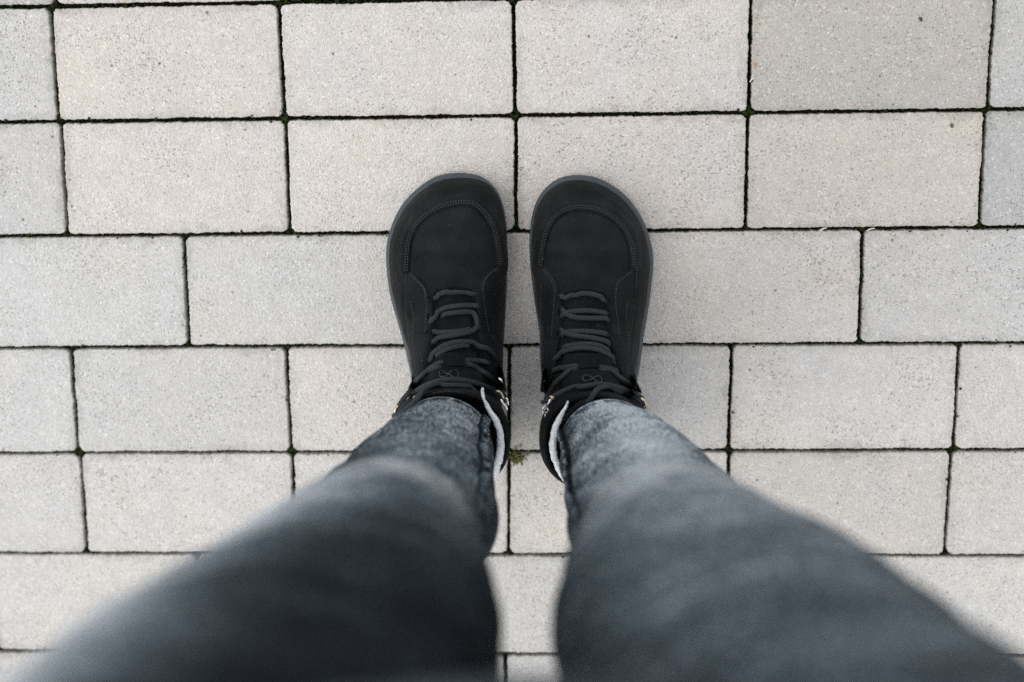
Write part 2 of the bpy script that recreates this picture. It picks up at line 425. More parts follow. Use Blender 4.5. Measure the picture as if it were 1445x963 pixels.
# moss and crumbs in the joints
V = []; F = []
ICO = [(0, 0, 1), (.894, 0, .447), (.276, .851, .447), (-.724, .526, .447), (-.724, -.526, .447), (.276, -.851, .447), (.724, .526, -.447), (-.276, .851, -.447), (-.894, 0, -.447), (-.276, -.851, -.447), (.724, -.526, -.447)]
ICF = [(0, 1, 2), (0, 2, 3), (0, 3, 4), (0, 4, 5), (0, 5, 1), (1, 6, 2), (2, 6, 7), (2, 7, 3), (3, 7, 8), (3, 8, 4), (4, 8, 9), (4, 9, 5), (5, 9, 10), (5, 10, 1), (1, 10, 6)]
def lump(p, s):
    n = len(V); a = random.random() * 6.28; ca, sa = math.cos(a), math.sin(a)
    sx, sy, sz = s * random.uniform(.6, 1.4), s * random.uniform(.6, 1.4), s * random.uniform(.5, 1.1)
    for x, y, z in ICO:
        x, y, z = x * sx, y * sy, z * sz; j = 1 + random.uniform(-.25, .25)
        V.append((p[0] + (x * ca - y * sa) * j, p[1] + (x * sa + y * ca) * j, p[2] + z * j))
    F.extend([tuple(q + n for q in f) for f in ICF])
def joint_run(a, b):
    Ld = np.linalg.norm(b - a); u = (b - a) / Ld; nn = np.array([-u[1], u[0]])
    for _ in range(int(Ld * 760)):
        s = random.random(); p = a + (b - a) * s
        dens = noise.noise((p[0] * 14, p[1] * 14, 4.2)) + .5 * noise.noise((p[0] * 70, p[1] * 70, 1))
        if random.random() > .35 + dens * .9: continue
        off = random.gauss(0, .0011); sz = random.uniform(.0007, .0017)
        hi = -.0062 + .0036 * max(0, dens) + random.uniform(-.002, .0012)
        if random.random() < .035: hi = .0002; off = random.choice([-1, 1]) * random.uniform(.0015, .003); sz *= .8
        q = p + nn * off; lump((q[0], q[1], hi), sz)
for k in range(-1, 8):
    J = row_joints(k, -2, 6); l0, l1 = line_k(k), line_k(k + 1)
    for i in range(-2, 6):
        p = isect(l0, J[i]); joint_run(p, isect(l0, J[i + 1])); joint_run(p, isect(l1, J[i]))
        for l in (l0, l1):
            c = isect(l, J[i])
            for _ in range(22): lump((c[0] + random.gauss(0, .0028), c[1] + random.gauss(0, .0028), random.uniform(-.008, -.0035)), random.uniform(.0008, .0018))
link('joint_moss', mesh('joint_moss', V, F), M_MOSS, kind='stuff')

# the little tuft between the heels
c = at(729, 645, 0); V = []; F = []
for _ in range(120):
    a = random.random() * 6.28; r_ = abs(random.gauss(0, .0042)); p = Vector((c[0] + r_ * math.cos(a) * 1.15, c[1] + r_ * math.sin(a) * .85 + .001, .0005 + random.uniform(0, .005) * math.exp(-r_ / .006)))
    d = Vector((math.cos(a) + random.gauss(0, .5), math.sin(a) + random.gauss(0, .5), random.uniform(.2, 1.2))).normalized() * random.uniform(.0018, .0045)
    s = d.cross(Vector((0, 0, 1))).normalized() * random.uniform(.0005, .0011); n = len(V)
    V += [p - s * .4, p + s * .4, p + d * .55 + s, p + d, p + d * .55 - s]; F.append((n, n+1, n+2, n+3, n+4))
o = link('moss_tuft', mesh('moss_tuft', V, F), M_TUFT); tag(o, 'yellow-green moss tuft growing at the joint crossing between the two heels', 'moss tuft')
# dry grass bits and grit
def sliver(name, a, b, wid, col, label, cat, z=.0012):
    a = np.append(at(*a, 0)[:2], z); b = np.append(at(*b, 0)[:2], z + .0006); u = (b - a); n_ = np.array([-u[1], u[0], 0]); n_ /= np.linalg.norm(n_)
    V = []; F = []
    for i, s in enumerate(np.linspace(0, 1, 6)):
        p = a + u * s + n_ * .0006 * math.sin(s * 3); wv = wid * (1 - .6 * abs(s - .4))
        V += [p - n_ * wv, p + n_ * .2 * wv + np.array([0, 0, wid * .9]), p + n_ * wv, p - np.array([0, 0, wid * .5])]
        if i:
            for q in range(4): F.append((4*i-4+q, 4*i-4+(q+1) % 4, 4*i+(q+1) % 4, 4*i+q))
    F += [(3, 2, 1, 0), (20, 21, 22, 23)]
    o = link(name, mesh(name, V, F), mat_simple(name + '_tone', col, .8, .2)); tag(o, label, cat)
sliver('dry_grass', (1156, 326), (1166, 321.5), .0007, (.72, .70, .62), 'pale dry grass bit in the joint, left one of the two right of the shoes', 'grass bit')
sliver('dry_grass', (1223, 325.5), (1234, 322), .0006, (.70, .68, .62), 'pale dry grass bit lying at the head of an upright joint right of the shoes', 'grass bit')
sliver('dry_grass', (1058, 116), (1064, 110), .0006, (.72, .71, .68), 'whitish fibre across the upright joint beside the darkest tan stone', 'grass bit')
def grit(px, py, s, col, label):
    global V, F
    V = []; F = []; p = at(px, py, 0); lump((p[0], p[1], .0008), s)
    o = link('grit', mesh('grit', V, F), mat_simple('grit_tone', col, .8, .3)); tag(o, label, 'grit', 'loose grit on the paving')
grit(498, 567, .0013, (.42, .27, .10), 'ochre grit grain on the stone left of the left ankle')
grit(1065, 90, .0014, (.50, .26, .10), 'orange grit grain at the left edge of the darkest tan stone')
grit(1343, 178, .0017, (.10, .085, .06), 'dark brown grit grain on a sandy stone at the upper right')
grit(1299, 27, .0016, (.06, .06, .06), 'black grit grain on the darkest tan stone near the top edge')
grit(736, 503, .0011, (.85, .85, .84), 'white grit grain on the shaded stone between the boots')
grit(292, 18, .0014, (.22, .19, .15), 'brown grit grain on the stone at the top left')

# ------------------------------------------------------------------ boots
def tube(path, rad, nseg=10, flat=1.0, ups=None, cap=True):
    P = np.asarray(path, float); n = len(P); T = np.gradient(P, axis=0); T /= np.linalg.norm(T, axis=1)[:, None]
    if ups is None: ups = np.tile(np.array([0, 0, 1.]), (n, 1))
    rad = np.broadcast_to(rad, (n,)); L = np.concatenate([[0], np.cumsum(np.linalg.norm(np.diff(P, axis=0), axis=1))])
    V = []; F = []; UV = []
    for i in range(n):
        b = np.cross(T[i], ups[i]); b /= np.linalg.norm(b) + 1e-9; u = np.cross(b, T[i])
        for j in range(nseg):
            a = 2 * math.pi * j / nseg; V.append(P[i] + rad[i] * (b * math.cos(a) + u * math.sin(a) * flat)); UV.append((abs(2 * j / nseg - 1), L[i]))
    for i in range(n - 1):
        for j in range(nseg): F.append((i*nseg+j, i*nseg+(j+1) % nseg, (i+1)*nseg+(j+1) % nseg, (i+1)*nseg+j))
    if cap: F.append(tuple(range(nseg))[::-1]); F.append(tuple(range((n-1)*nseg, n*nseg)))
    return V, F, UV
def merge(parts):
    V = []; F = []; UV = []
    for v, f, u in parts:
        n = len(V); V += list(v); F += [tuple(q + n for q in t) for t in f]; UV += list(u)
    return V, F, UV
def seg_dist(P, curve):
    """distance and nearest arc position of points P (n,2) to a polyline"""
    best = np.full(len(P), 1e9)
    for a, b in zip(curve[:-1], curve[1:]):
        d = b - a; t = np.clip(((P - a) @ d) / (d @ d + 1e-12), 0, 1)
        best = np.minimum(best, np.linalg.norm(P - (a + t[:, None] * d), axis=1))
    return best
def inside(P, poly):
    c = np.zeros(len(P), bool); j = len(poly) - 1
    for i in range(len(poly)):
        a, b = poly[i], poly[j]
        m = ((a[1] > P[:, 1]) != (b[1] > P[:, 1])) & (P[:, 0] < (b[0] - a[0]) * (P[:, 1] - a[1]) / (b[1] - a[1] + 1e-12) + a[0])
        c ^= m; j = i
    return c
def sdist(P, poly):
    poly = np.asarray(poly, float); d = seg_dist(P, np.vstack([poly, poly[:1]])); return np.where(inside(P, poly), d, -d)

def build_boot(B, label):
    W = lambda pts: [tuple(at(x, y, .012)[:2]) for x, y in pts]
    O = catmull(W(B['toe_inner']) + B['heel'] + W(B['outer']), 420, True)
    for _ in range(26): O = (np.roll(O, 1, 0) + 2 * O + np.roll(O, -1, 0)) / 4
    area = np.sum(O[:, 0] * np.roll(O[:, 1], -1) - np.roll(O[:, 0], -1) * O[:, 1])
    if area < 0: O = O[::-1]
    t = np.roll(O, -1, 0) - np.roll(O, 1, 0); nrm = np.stack([t[:, 1], -t[:, 0]], 1); nrm /= np.linalg.norm(nrm, axis=1)[:, None]
    ytoe = O[:, 1].max(); n = len(O)
    base = (float(B['ctr'][0]), float(B['ctr'][1]), 0)
    root = thing('boot', label, 'boot', base, 'pair of black boots')
    inv = np.array(base)
    def part(name, V, F, mat, uv=None, kind=None, parent=root, smooth=True):
        V = np.asarray(V, float)
        return link(name, mesh(name, V - inv, F, smooth, uv), mat, parent, kind)
    # sole: a slab with a rounded rim
    prof = [(-.006, .0006), (-.0012, .0006), (0, .0022), (0, .0085), (-.0006, .0105), (-.0018, .0118), (-.0048, .0124), (-.012, .0122)]
    V = []; F = []
    for ins, z in prof: V += [(*(p + q * ins), z) for p, q in zip(O, nrm)]
    for k in range(len(prof) - 1):
        for i in range(n): F.append((k*n+i, k*n+(i+1) % n, (k+1)*n+(i+1) % n, (k+1)*n+i))
    F.append(tuple(range(n))[::-1]); F.append(tuple(range((len(prof)-1)*n, len(prof)*n)))
    part('sole', V, F, M_RUB)
    # upper: rows from the rim to the crest
    tc, hc = np.array(B['toe_c']), np.array(B['heel_c']); m = 96
    tt = np.clip((tc[1] - O[:, 1]) / (tc[1] - hc[1]), 0, 1); S = tc + (hc - tc) * tt[:, None]
    rim = O - nrm * B['inset'](O)[:, None]
    s = np.concatenate([[0, .004, .01], np.linspace(.018, 1, m - 3)])
    P = rim[:, None, :] + (S - rim)[:, None, :] * s[None, :, None]
    d = np.clip(ytoe - P[..., 1], 0, None)
    H = hermite([0, .03, .055, .08, .105, .13, .15, .168, .19, .23, .27], [.047, .047, .0475, .053, .061, .076, .094, .112, .112, .085, .06], d.ravel()).reshape(d.shape)
    pp = np.interp(d, [0, .07, .11, .16, .27], [2.9, 2.7, 2.0, 1.75, 2.0]); qq = np.interp(d, [0, .07, .11, .16, .27], [2.1, 2.0, 1.75, 1.5, 1.7])
    z0 = .0105
    Z = z0 + (H - z0) * (1 - (1 - s[None, :]) ** pp) ** (1 / qq)
    G = np.concatenate([P, Z[..., None]], 2)                     # n x m x 3
    idx = np.arange(n * m).reshape(n, m)
    quads = np.stack([idx[:, :-1], np.roll(idx, -1, 0)[:, :-1], np.roll(idx, -1, 0)[:, 1:], idx[:, 1:]], -1).reshape(-1, 4)
    gu = np.roll(G, -1, 0) - np.roll(G, 1, 0); gv = np.gradient(G, axis=1); NN = np.cross(gu, gv); NN /= np.linalg.norm(NN, axis=2)[..., None] + 1e-12
    NN[:, -1] = (0, 0, 1); NN[NN[..., 2] < 0] *= -1
    # panels: seam lines read off in the picture plane, built as real steps in the leather
    flat = G.reshape(-1, 3); px, py = project(flat.T.T); Q = np.stack([px, py], 1)
    seam = catmull(B['seam'], 160); vin, vout = catmull(B['v_in'], 50), catmull(B['v_out'], 50)
    apron = np.vstack([seam, vout, vin[::-1]])
    throat = np.array(B['throat'], float)
    da = sdist(Q, apron); dt = sdist(Q, throat)
    off = np.zeros(len(Q))
    off += .0021 * (1 - sstep(-1.6, .8, da)) * (1 - sstep(-1.0, 1.5, dt))            # rand and quarters stand proud
    ds = seg_dist(Q, seam); off -= .0012 * np.exp(-((ds - .4) / 1.3) ** 2)           # sewn-in crease
    off += .0017 * np.exp(-((da + 8) / 4.5) ** 2) * (Q[:, 1] < B['v_y'])              # raised roll along the seam
    for cv in B['creases']:
        cc = catmull(cv, 60); off -= .0011 * np.exp(-(seg_dist(Q, cc) / 1.5) ** 2)
    off -= .0032 * sstep(-1, 3, dt)                                                  # the tongue lies lower between the lace rows
    pr = np.array([noise.noise((p[0] * 45, p[1] * 45, p[2] * 45 + B['seed'])) + .5 * noise.noise((p[0] * 110, p[1] * 110, p[2] * 110)) for p in flat]) * .0006
    flat2 = flat + NN.reshape(-1, 3) * (off + pr)[:, None]
    # parts by panel
    fc = quads
    fda = da[fc].mean(1); fdt = dt[fc].mean(1); fy = Q[fc][:, :, 1].mean(1); fx = Q[fc][:, :, 0].mean(1)
    s0, s1 = np.array(B['seam'][0]), np.array(B['seam'][-1])
    ysplit = np.interp(fx, sorted([s0[0], s1[0]]), [s0[1], s1[1]] if s0[0] < s1[0] else [s1[1], s0[1]])
    cls = np.where(fdt > 0, 3, np.where(fda > 0, 0, np.where(fy < ysplit + 4, 1, 2)))
    for c_, nm, mt in ((0, 'vamp', M_NUB), (1, 'toe_rand', M_NUB), (2, 'quarter', M_NUB), (3, 'tongue', M_SUE)):
        f = fc[cls == c_]
        if not len(f): continue
        for side in ((None,) if c_ != 2 else (0, 1)):
            g = f
            if side is not None:
                xm = Q[f][:, :, 0].mean(1); mid = np.interp(Q[f][:, :, 1].mean(1), [B['mid'][0][1], B['mid'][1][1]], [B['mid'][0][0], B['mid'][1][0]])
                g = f[(xm < mid) == (side == 0)]
            u, iv = np.unique(g, return_inverse=True); part(nm, flat2[u], iv.reshape(g.shape), mt)
    # ankle shaft, open at the top
    A = np.linspace(0, 2 * math.pi, 120, endpoint=False); V = []; F = []
    zs = [.012, .03, .05, .07, .09, .104, .113, .1165, .1165, .112, .099, .097, .096]
    tk = [0, 0, 0, 0, 0, 0, 0, -.0015, -.004, -.0055, -.006, -.018, -.036]
    kz = [.012, .05, .085, .1165]
    for z, k_ in zip(zs, tk):
        cx, cy, rx, ry_ = [np.interp(z, kz, [row[q] for row in B['shaft']]) for q in range(4)]
        for a in A:
            ex = .86; ca, sa = math.cos(a), math.sin(a)
            x = cx + (rx + k_) * math.copysign(abs(ca) ** ex, ca); y = cy + (ry_ + k_) * math.copysign(abs(sa) ** ex, sa)
            V.append((x, y, z + .010 * sa * sstep(.07, .1165, z) - .004 * (1 - abs(sa)) * sstep(.09, .1165, z)))
    na = len(A)
    for k in range(len(zs) - 1):
        for i in range(na): F.append((k*na+i, k*na+(i+1) % na, (k+1)*na+(i+1) % na, (k+1)*na+i))
    part('collar', V, F, M_SUE)
    ns = len(flat2); bvh = BVHTree.FromPolygons([Vector(v) for v in np.vstack([flat2, np.array(V)])], [tuple(q) for q in quads] + [tuple(i + ns for i in f) for f in F])
    def hit(x, y, lift=0.):
        d = Vector(ray(x, y)).normalized(); loc, nr, _, _ = bvh.ray_cast(Vector(CAM), d)
        if loc is None: loc = Vector(at(x, y, .09)); nr = Vector((0, 0, 1))
        if nr.dot(d) > 0: nr = -nr
        return np.array(loc + nr * lift), np.array(nr)
    # overlays sewn on: eyestay tops, tongue head, lace loop
    def patch(name, left, right, lift, thick, mat, nu=14, nv=26, parent=root):
        a, b = catmull(left, nv), catmull(right, nv); V = []; nr_ = []
        for i in range(nv):
            for j in range(nu):
                q = a[i] + (b[i] - a[i]) * j / (nu - 1); p, nn = hit(*q); V.append(p); nr_.append(nn)
        V = np.array(V); nr_ = np.array(nr_)
        g = V.reshape(nv, nu, 3).copy()
        for _ in range(4):
            g[1:-1] = (g[:-2] + 2 * g[1:-1] + g[2:]) / 4; g[:, 1:-1] = (g[:, :-2] + 2 * g[:, 1:-1] + g[:, 2:]) / 4
        V = g.reshape(-1, 3); ns_ = nr_.reshape(nv, nu, 3)
        for _ in range(6):
            ns_[1:-1] = (ns_[:-2] + ns_[1:-1] + ns_[2:]) / 3; ns_[:, 1:-1] = (ns_[:, :-2] + ns_[:, 1:-1] + ns_[:, 2:]) / 3
        nr_ = ns_.reshape(-1, 3); nr_ /= np.linalg.norm(nr_, axis=1)[:, None]
        ed = np.ones((nv, nu)); ed[0] = ed[-1] = .45; ed[:, 0] = ed[:, -1] = .45
        top = V + nr_ * (lift + thick * ed.reshape(-1, 1)); bot = V + nr_ * (lift - .004)
        F = []; k = nv * nu
        for i in range(nv - 1):
            for j in range(nu - 1): F.append((i*nu+j, i*nu+j+1, (i+1)*nu+j+1, (i+1)*nu+j))
        rimi = [j for j in range(nu)] + [i*nu+nu-1 for i in range(1, nv)] + [(nv-1)*nu+j for j in range(nu-2, -1, -1)] + [i*nu for i in range(nv-2, 0, -1)]
        for a_, b_ in zip(rimi, rimi[1:] + rimi[:1]): F.append((a_, b_, b_ + k, a_ + k))
        return part(name, np.vstack([top, bot]), F, mat, parent=parent)
    patch('tongue_head', *B['tongue_head'], .0015, .002, M_SUE)
    for lf in B['flaps']: patch('eyestay', *lf, .0005, .0018, M_SUE)
    patch('lace_loop', *B['loop'], .0042, .0016, M_SUE, 6, 8)
    # laces
    for path in B['laces']:
        c_ = catmull(path[0], max(14, int(10 * len(path[0])))); k = len(c_); lift = np.full(k, path[1] if len(path) > 1 else .0028)
        ends = path[2] if len(path) > 2 else 3
        e = np.linspace(0, 1, k)
        dip = np.zeros(k)
        if ends & 1: dip = np.maximum(dip, 1 - sstep(0, .14, e))
        if ends & 2: dip = np.maximum(dip, sstep(.86, 1, e))
        pts = np.array([hit(*q)[0] for q in c_]); nn = np.array([hit(*q)[1] for q in c_])
        for _ in range(14): pts[1:-1] = (pts[:-2] + 2 * pts[1:-1] + pts[2:]) / 4; nn[1:-1] = (nn[:-2] + nn[1:-1] + nn[2:]) / 3
        nn /= np.linalg.norm(nn, axis=1)[:, None]
        # the lace bridges hollows: keep it at its own chord height or higher
        pts = pts + nn * (lift - dip * .0055)[:, None]
        v, f, u = tube(pts, path[3] if len(path) > 3 else .0022, 12, .82, nn); part('lace', v, f, M_LACE, u)
    # eyelets: dark webbing holes beside the laces
    for x, y, r_ in B['eyelets']:
        p, nn = hit(x, y, .0006); a0 = np.cross(nn, (0, 1, 0)); a0 /= np.linalg.norm(a0); b0 = np.cross(nn, a0)
        ring = [p + r_ * (a0 * math.cos(q) * .8 + b0 * math.sin(q) * 1.25) for q in np.linspace(0, 6.2832, 16)]
        v, f, u = tube(ring, .0009, 6, 1, np.tile(nn, (16, 1)), False); part('eyelet', v, f, M_SUE, u)
    # stitching
    V = []; F = []
    BX = [(-1, -1, 0), (1, -1, 0), (1, 1, 0), (-1, 1, 0), (-.7, -.6, 1), (.7, -.6, 1), (.7, .6, 1), (-.7, .6, 1)]
    BF = [(4, 5, 6, 7), (0, 1, 5, 4), (1, 2, 6, 5), (2, 3, 7, 6), (3, 0, 4, 7)]
    def stitch(curve, offpx, step=3.6, lenf=.5, w_=.0005):
        cv = catmull(curve, 400); L = np.concatenate([[0], np.cumsum(np.linalg.norm(np.diff(cv, axis=0), axis=1))])
        for q in np.arange(1, L[-1], step):
            p = np.array([np.interp(q, L, cv[:, 0]), np.interp(q, L, cv[:, 1])]); p2 = np.array([np.interp(q + step * lenf, L, cv[:, 0]), np.interp(q + step * lenf, L, cv[:, 1])])
            t_ = (p2 - p) / (np.linalg.norm(p2 - p) + 1e-9); nn2 = np.array([t_[1], -t_[0]]) * offpx
            a, na_ = hit(*(p + nn2)); b, nb = hit(*(p2 + nn2)); c_ = (a + b) / 2; l_ = (b - a) / 2
            if np.linalg.norm(l_) > .004 or np.linalg.norm(l_) < 1e-5: continue
            bb = np.cross(na_, l_); bb /= np.linalg.norm(bb) + 1e-9; k = len(V); jit = random.uniform(.85, 1.15)
            for x, y, z in BX: V.append(c_ + l_ * x * 1.05 + bb * y * w_ * jit + na_ * (z * .0005 - .0001))
            F.extend([tuple(i + k for i in f) for f in BF])
    for args in B['stitches']: stitch(*args)
    part('stitching', V, F, M_STI, kind='stuff', smooth=False)
    # raised emblem on the tongue: two open loops
    ex, ey, et = B['emblem']; th = np.linspace(0, 2 * math.pi, 60)
    lx = 10.5 * np.cos(th) / (1 + .35 * np.sin(th) ** 2); ly = 9.5 * np.sin(th) * np.cos(th) / (1 + .3 * np.sin(th) ** 2)
    pn = [hit(ex + a * math.cos(et) - b * math.sin(et), ey + a * math.sin(et) + b * math.cos(et), .0049) for a, b in zip(lx, ly)]
    ep = np.array([p for p, _ in pn]); en = np.array([q for _, q in pn])
    for _ in range(2): ep = (np.roll(ep, 1, 0) + 2 * ep + np.roll(ep, -1, 0)) / 4
    v, f, u = tube(ep, .00045, 6, 1, en, False); part('emblem', v, f, M_EMB, u)
    # fleece lining showing round the inside of the collar
    lin = catmull([at(x, y, z) for x, y, z in B['lining']] + B['lining_back'], 90); rr = np.interp(np.linspace(0, 1, 90), [0, .06, .18, .42, .5, 1], B['lining_r'])
    ang = np.linspace(0, 60, 90)
    rr = rr * (1 + .10 * np.array([noise.noise((a, 3, B['seed'])) for a in ang]))
    v, f, u = tube(lin, rr, 14, 1.0); v = [np.array(p) + .0009 * np.array(noise.noise_vector(Vector(p) * 260)) for p in v]
    part('lining', v, f, M_FLE, u)
    # speed hooks
    for h_ in B['hooks']:
        mt = M_BRASS if h_['m'] == 'b' else M_STEEL
        c_ = catmull([at(x, y, z) for x, y, z in h_['p']], 24); v, f, u = tube(c_, h_['r'], 8, .8); part('lace_hook', v, f, mt, u)
    return root, hit

# each boot measured on its own
LEFT = dict(seed=3., ctr=(-.113, -.305), toe_c=(-.1195, -.226), heel_c=(-.1055, -.40),
    toe_inner=[(645, 246), (664, 247.5), (680, 252), (700, 270), (711, 300), (715, 340), (714.5, 400), (713, 440)],
    heel=[(-.0700, -.33), (-.0710, -.37), (-.0735, -.405), (-.0855, -.430), (-.105, -.4385), (-.1255, -.430), (-.139, -.405)],
    outer=[(583, 560), (579, 530), (570, 490), (560, 455), (550, 420), (545, 385), (544, 350), (552, 318), (565, 292), (585, 270), (610, 252.5), (628, 247.5)],
    inset=lambda O: .0056 - .0030 * sstep(-.115, -.075, O[:, 0]),
    shaft=[(-.105, -.398, .0345, .0405), (-.1055, -.397, .0385, .0425), (-.1065, -.386, .0460, .0450), (-.1062, -.380, .0478, .0470)],
    seam=[(577.8, 383), (579, 359), (581.4, 340), (588.5, 323), (601.7, 308.8), (618.4, 298), (637.5, 291.6), (654, 289.7), (668.6, 292.6), (682.9, 306.4), (692.4, 323), (697, 342), (700.8, 363.8), (701, 377)],
    v_out=[(701, 378), (690, 384), (681, 394.8), (677, 408)], v_in=[(577.8, 384), (592, 395), (601.7, 404.6), (607, 420)], v_y=386,
    throat=[(610, 419), (618, 410), (640, 406), (662, 408), (672, 415), (674, 450), (675, 480), (680, 505), (676, 530), (600, 530), (604, 505), (609, 480), (611, 450)],
    mid=((640, 247), (640, 560)),
    creases=[[(577, 384), (574, 420), (575, 455), (580, 500), (584, 535)]],
    tongue_head=([(618, 500), (610, 520), (604, 536), (605, 549)], [(668, 498), (675, 518), (679, 534), (680, 547)]),
    flaps=[([(592, 470), (589, 500), (584, 530), (577, 552)], [(611, 472), (608, 500), (601, 524), (590, 548)]),
           ([(675, 470), (681, 500), (686, 525), (692, 545)], [(697, 470), (704, 500), (711, 530), (714, 552)])],
    loop=([(629, 504), (628, 512), (628, 520)], [(651, 503), (651.5, 511), (651.5, 519)]),
    laces=[([(607, 424), (612.4, 421), (625.6, 412.5), (640, 409.5), (656.6, 409), (668, 412.5), (673, 418)],),
           ([(605, 458), (609, 452), (613, 445.4), (625.6, 437), (642.3, 433), (659, 431.5), (674, 431.5), (681, 434)],),
           ([(619, 449), (624, 446), (637.5, 442.8), (657, 440.6), (670, 442.6), (674.5, 451), (674.5, 461), (671, 466)], .0024),
           ([(606, 466), (612, 469), (619, 470.5), (637.5, 469.8), (655, 467), (668, 464)], .0022),
           ([(603, 486), (609, 483.6), (620.8, 478.8), (640, 475.3), (659, 469.8), (673.3, 463.3), (680, 458)], .0034),
           ([(600, 516), (605, 510), (613.6, 501.5), (628, 490.8), (644.7, 485.2), (663.8, 484.5), (678, 489), (689, 498), (694.8, 510), (696, 518)], .0040),
           ([(614, 507), (622, 500.5), (633, 494), (649, 489.6), (663.8, 489)], .0030),
           ([(630, 512.5), (618, 518), (607, 524), (598, 531)], .0042, 3, .0021),
           ([(630, 516), (608.8, 527.5), (589.7, 541), (574, 556.5), (564.5, 570), (560.5, 583)], .0044, 1),
           ([(650, 510.5), (664, 509.5), (678, 511.5), (690, 515)], .0030, 3, .0021),
           ([(650, 513.5), (663.8, 519), (682.9, 531), (697, 541.5), (705, 551)], .0044, 1),
           ([(561.5, 585), (568, 573), (582.6, 560), (601.7, 548), (620.8, 542), (640, 540), (659, 541.5), (678, 546), (699, 555), (711.6, 563.5)], .0056, 0),
           ([(563, 588), (572, 577), (586, 565), (604, 554), (622, 548.5), (640, 546.5), (657, 547), (672, 551)], .0046, 2)],
    eyelets=[(606, 447, .0028), (604, 471, .0028), (602, 486, .0026), (600, 511, .0028), (678, 431, .0028), (679, 461, .0028), (695, 512, .0026), (606, 421, .0024)],
    stitches=[([(577.8, 383), (579, 359), (581.4, 340), (588.5, 323), (601.7, 308.8), (618.4, 298), (637.5, 291.6), (654, 289.7), (668.6, 292.6), (682.9, 306.4), (692.4, 323), (697, 342), (700.8, 363.8), (702, 375)], 3.2),
              ([(577.8, 383), (579, 359), (581.4, 340), (588.5, 323), (601.7, 308.8), (618.4, 298), (637.5, 291.6), (654, 289.7), (668.6, 292.6), (682.9, 306.4), (692.4, 323), (697, 342), (700.8, 363.8), (702, 375)], 6.6),
              ([(577, 386), (588, 397), (597, 406), (602, 421), (601, 450), (599, 480), (595, 510), (588, 535)], 0),
              ([(580, 384.5), (591, 398.5), (599.5, 408), (599.5, 424)], 0),
              ([(703, 379), (692, 386), (684.5, 396), (681.5, 412), (685, 440), (690, 470), (696, 497)], 0), ([(573, 388), (571.5, 420), (572.5, 455)], 0), ([(579, 425), (584, 450), (583, 480), (586, 510), (588, 535)], 0),
              ([(632, 502.5), (648, 500.5)], 0), ([(610, 553.5), (625, 551), (640, 550.5), (652, 552)], -2)],
    emblem=(633.5, 532.5, .06),
    lining=[(681, 548, .128), (680.5, 556, .127), (685, 568, .126), (691, 580, .125), (698, 590, .124), (703.5, 603, .122), (706.3, 617, .120), (706.5, 632, .119), (704, 648, .117), (700, 661, .115), (694.5, 674, .114)],
    lining_back=[(-.086, -.419, .113), (-.107, -.4215, .112), (-.128, -.416, .113), (-.144, -.40, .115), (-.149, -.38, .117)], lining_r=[.0008, .0014, .0027, .0034, .0032, .003],
    hooks=[dict(m='b', r=.0010, p=[(699, 553, .118), (703, 552.5, .121), (708, 556, .121), (711, 562, .119)]), dict(m='s', r=.0010, p=[(707, 564, .116), (710, 570, .117), (714, 573, .116), (715.5, 578, .114)]), dict(m='s', r=.0010, p=[(714, 562, .115), (716.5, 566, .115), (717, 571, .113)]),
           dict(m='b', r=.0013, p=[(561.5, 573, .118), (559, 577, .120), (557.6, 582, .120), (557.5, 588, .117)]),
           dict(m='s', r=.0010, p=[(704, 534, .108), (707, 536.5, .110), (709, 539, .108)])])
